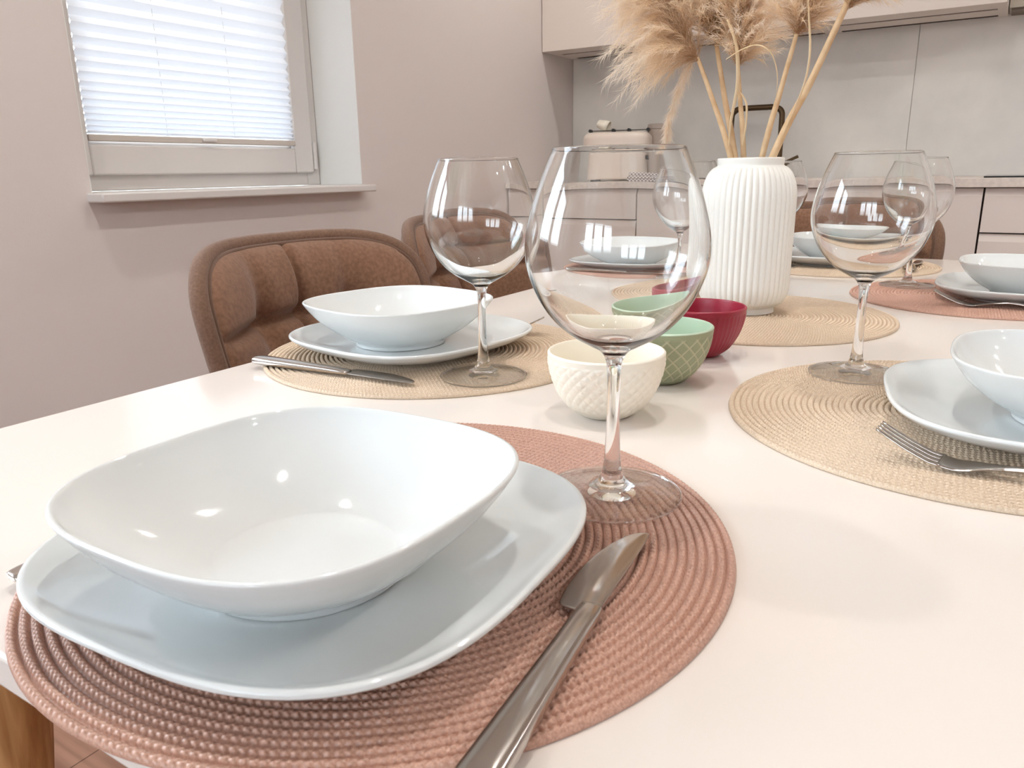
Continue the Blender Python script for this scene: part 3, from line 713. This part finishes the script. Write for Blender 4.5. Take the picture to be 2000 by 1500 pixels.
# ------------------------------------------------------------------ kitchen
YC = 2.93                      # worktop front edge
CT = T+.157                   # worktop top
UX = [XL+.004, -1.24, -.645, -.05, .545, 1.14]
tag(MB().box(XL+.001, 1.2, YC, YF-.014, CT-.029, CT).build('worktop', 'counter', bevel=.0015), 'long pale kitchen worktop running along the back wall', 'worktop')
names = ['pale drawer cabinet at the left wall, under the toaster', 'pale door cabinet right of the leftmost drawer unit', 'pale door cabinet left of the drawer unit with the hob', 'pale drawer cabinet under the hob, at the right frame edge', 'pale drawer cabinet furthest right, beyond the hob unit']
YD = 2.95
def front_panel(x0, x1, z0, z1, nm, root):
    # handleless front: top edge bevelled back as a finger grip
    b = MB(); g = .024
    pr = [(YD, z0), (YD, z1-g), (YD+.012, z1), (YD+.02, z1), (YD+.02, z0)]
    v = [(x, y, z) for x in (x0, x1) for y, z in pr]; n_ = len(pr)
    f = [tuple(range(n_))[::-1], tuple(range(n_, 2*n_))] + [(i, (i+1) % n_, n_+(i+1) % n_, n_+i) for i in range(n_)]
    b.add(v, f); o = b.build(nm, 'cabinet', smooth=False)
    for q in o.data.vertices: q.co -= root.location
    o.parent = root
for i in range(5):
    x0, x1 = UX[i], UX[i+1]; root = empty('base_cabinet', ((x0+x1)/2, YD+.3, 0), label=names[i], cat='kitchen cabinet', group='base cabinets under the worktop')
    b = MB(); b.box(x0+.0005, x1-.0005, YD+.021, YF-.016, .1, CT-.0295); b.box(x0+.0005, x1-.0005, YD+.05, YD+.066, 0, .1)
    o = b.build('carcass', 'dark', smooth=False)
    for q in o.data.vertices: q.co -= root.location
    o.parent = root
    zt = CT-.032; e_ = .003
    if i in (0, 3, 4):
        for z0, z1 in ((zt-.139, zt), (zt-.139-.005-.30, zt-.139-.005), (.105, zt-.139-.010-.30)):
            front_panel(x0+e_, x1-e_, z0, z1, 'drawer_front', root)
    else: front_panel(x0+e_, x1-e_, .105, zt, 'door', root)
# splashback panels
SX = [XL+.001, -.347, 1.2]
for i in range(2):
    tag(MB().box(SX[i]+.0008, SX[i+1]-.0008, YF-.0125, YF-.0005, CT-.001, T+.73).build('splashback_panel', 'splash', smooth=False),
        ['long grey stone-look splashback panel left of the vertical seam', 'grey stone-look splashback panel right of the vertical seam'][i], 'splashback', 'splashback panels')
# wall cabinets
CB = T+.7145; cx = [XL+.002, -1.245, -.655, -.065]
cl = ['pale wall cabinet at the left corner, above the toaster', 'pale wall cabinet in the middle, behind the pampas grass', 'pale wall cabinet on the right, next to the cooker hood']
for i in range(3):
    x0, x1 = cx[i], cx[i+1]; root = empty('wall_cabinet', ((x0+x1)/2, 3.4, CB), label=cl[i], cat='kitchen cabinet', group='wall cabinets above the splashback')
    def P2(nm, b, m_, bev=0):
        o = b.build(nm, m_, bevel=bev) if bev else b.build(nm, m_, smooth=False)
        for q in o.data.vertices: q.co -= root.location
        o.parent = root
    b = MB(); y0 = 3.234
    b.box(x0, x1, y0, YF-.014, CB+.016, CB+.72)
    b.box(x0, x1, y0, y0+.10, CB, CB+.0159); b.box(x0+.03, x1-.03, y0+.126, YF-.055, CB, CB+.0159); b.box(x0, x0+.0299, y0+.1001, YF-.014, CB, CB+.0159); b.box(x1-.0299, x1, y0+.1001, YF-.014, CB, CB+.0159)
    P2('carcass', b, 'cabinet')
    P2('light_groove', MB().box(x0+.031, x1-.031, y0+.101, y0+.125, CB+.002, CB+.0155), 'dark')
    P2('rear_gap', MB().box(x0+.031, x1-.031, YF-.054, YF-.015, CB+.002, CB+.0155), 'dark')
    P2('door', MB().box(x0+.0015, x1-.0015, 3.214, 3.232, CB-.001, CB+.72), 'cabinet', .0012)
root = empty('cooker_hood', (.26, 3.45, CB), label='slim greige cooker hood at the top right corner', cat='cooker hood')
o = MB().box(-.062, .60, 3.385, YF-.014, CB+.006, CB+.72).build('hood_body', mat('greige lacquer', (190, 182, 168), .5), bevel=.001)
for q in o.data.vertices: q.co -= root.location
o.parent = root
o = MB().box(-.055, .59, 3.395, YF-.016, CB-.001, CB+.006).build('filter', mat('dark taupe filter', (120, 106, 92), .6), smooth=False)
for q in o.data.vertices: q.co -= root.location
o.parent = root
# hob
o = MB().box(-.058, .53, 2.985, 3.45, CT+.0002, CT+.0055).build('hob', 'hobglass', bevel=.001); tag(o, 'black glass hob set on the worktop at the right', 'hob')
# sink and tap
root = empty('sink', (-.95, 3.2, CT), label='dark inset sink rim below the bronze tap', cat='sink')
b = MB(); b.box(-.25, .25, -.20, -.19, .0002, .002); b.box(-.25, .25, .12, .13, .0002, .002); b.box(-.25, -.24, -.19, .12, .0002, .002); b.box(.24, .25, -.19, .12, .0002, .002)
b.build('rim', 'blackmetal', root, smooth=False); MB().box(-.24, .24, -.19, .12, .0001, .0008).build('basin', 'blackmetal', root, smooth=False)
root = empty('kitchen_tap', (-.80, 3.37, CT), label='dark bronze square-arched kitchen tap behind the vase', cat='tap')
b = MB(); b.tube(spline([(0, 0, .0), (0, 0, .10), (0, 0, .22), (-.004, 0, .262), (-.03, 0, .279), (-.07, 0, .281), (-.15, 0, .281), (-.18, 0, .279), (-.202, 0, .262), (-.206, 0, .235), (-.206, 0, .20)], 6), .0115, 18); b.build('spout', 'bronze', root)
b = MB(); b.lathe([(.026, .0002), (.026, .01), (.022, .014), (.018, .05), (.0001, .052)], 32); b.build('tap_base', 'bronze', root)
b = MB(); b.tube([(.018, 0, .06), (.075, 0, .085)], .006, 12); b.build('lever', 'bronze', root)

# toaster with bun rack
root = empty('toaster', (-1.475, 3.26, CT), rz=.24, label='cream retro toaster with a black-tipped rack on top', cat='toaster')
def rbox(hx_, hy_, z0, z1, r_, top):
    R = []; nn = 48
    prof = [(0, z0), (0, z0+.01)] + [(0, z1-top)] + [(top*(1-math.cos(a)), z1-top+top*math.sin(a)) for a in [PI/2*k/8 for k in range(1, 9)]]
    for ins, z in prof:
        ring = []
        for j in range(nn):
            t = 2*PI*j/nn; c, s = math.cos(t), math.sin(t); k = 1/((abs(c)**6+abs(s)**6)**(1/6)); ring.append(((hx_-ins)*c*k, (hy_-ins)*s*k, z))
        R.append(ring)
    return MB().rings(R)
rbox(.145, .085, .012, .203, .03, .03).build('toaster_body', 'appliance', root)
for yy in (-.03, .03): MB().box(-.105, .09, yy-.011, yy+.011, .2025, .2045).build('slot', 'dark', root, smooth=False)
MB().box(.1455, .160, -.02, .02, .11, .125).build('lever', 'blackmetal', root, bevel=.003)
for sx_ in (-1, 1):
    for sy_ in (-1, 1): MB().box(sx_*.11-.012, sx_*.11+.012, sy_*.055-.012, sy_*.055+.012, .0005, .013).build('foot', 'blackmetal', root, smooth=False)
b = MB()
for yy in (.045, .065):
    b.tube([(-.135, yy, .214), (.125, yy, .214)], .0013, 8)
for xx in (-.135, -.03, .04, .125): b.tube([(xx, .04, .214), (xx, .07, .214)], .0075, 12); b.tube([(xx, .055, .20), (xx, .055, .214)], .0015, 8)
b.build('bun_rack', 'blackmetal', root, auto=True)
# small cup lying on the rack
b = MB(); R = []
for t, r_ in [(0, .012), (.003, .017), (.03, .024), (.055, .027), (.055, .025), (.03, .022), (.005, .015), (.004, .0005)]:
    R.append([(t, r_*math.cos(2*PI*j/32), r_*math.sin(2*PI*j/32)) for j in range(32)])
b.rings(R[::-1]); o = b.build('small_cup', 'cream'); o.location = (-1.60, 3.315, CT+.248); o.rotation_euler = (0, .35, .1); tag(o, 'small white cup tipped over on top of the toaster', 'cup')
# canister
root = empty('canister', (-1.355, 3.43, CT), label='tall greige storage canister behind the toaster', cat='canister')
b = MB(); b.lathe([(.045, .0005), (.046, .004), (.046, .215), (.043, .219), (.0001, .219)], 40); b.build('canister_body', mat('taupe enamel', (196, 180, 168), .4), root, auto=True)
b = MB(); b.lathe([(.0475, .2195), (.0475, .236), (.044, .240), (.0001, .240)], 40); b.build('lid', mat('taupe enamel lid', (200, 186, 176), .4), root, auto=True)
# folded towel
b = MB()
for k in range(3):
    z0 = .0006+k*.017
    R = []
    for i in range(13):
        y = -.06+.12*i/12; e_ = .004*math.cos(PI*(i/12-.5)*2*.5)
        R.append([(x, y+.004*math.sin(k*2+x*30), z0+(.0155 if top else 0)+.0) for x, top in ((-.10+k*.003, 0), (.10-k*.003, 0), (.10-k*.003, 1), (-.10+k*.003, 1))])
    b.rings(R)
o = b.build('dish_towel', 'gingham', bevel=.003); place(o, -1.235, 3.12, CT, -.05); tag(o, 'folded gingham dish towel on the worktop beside the toaster', 'towel')
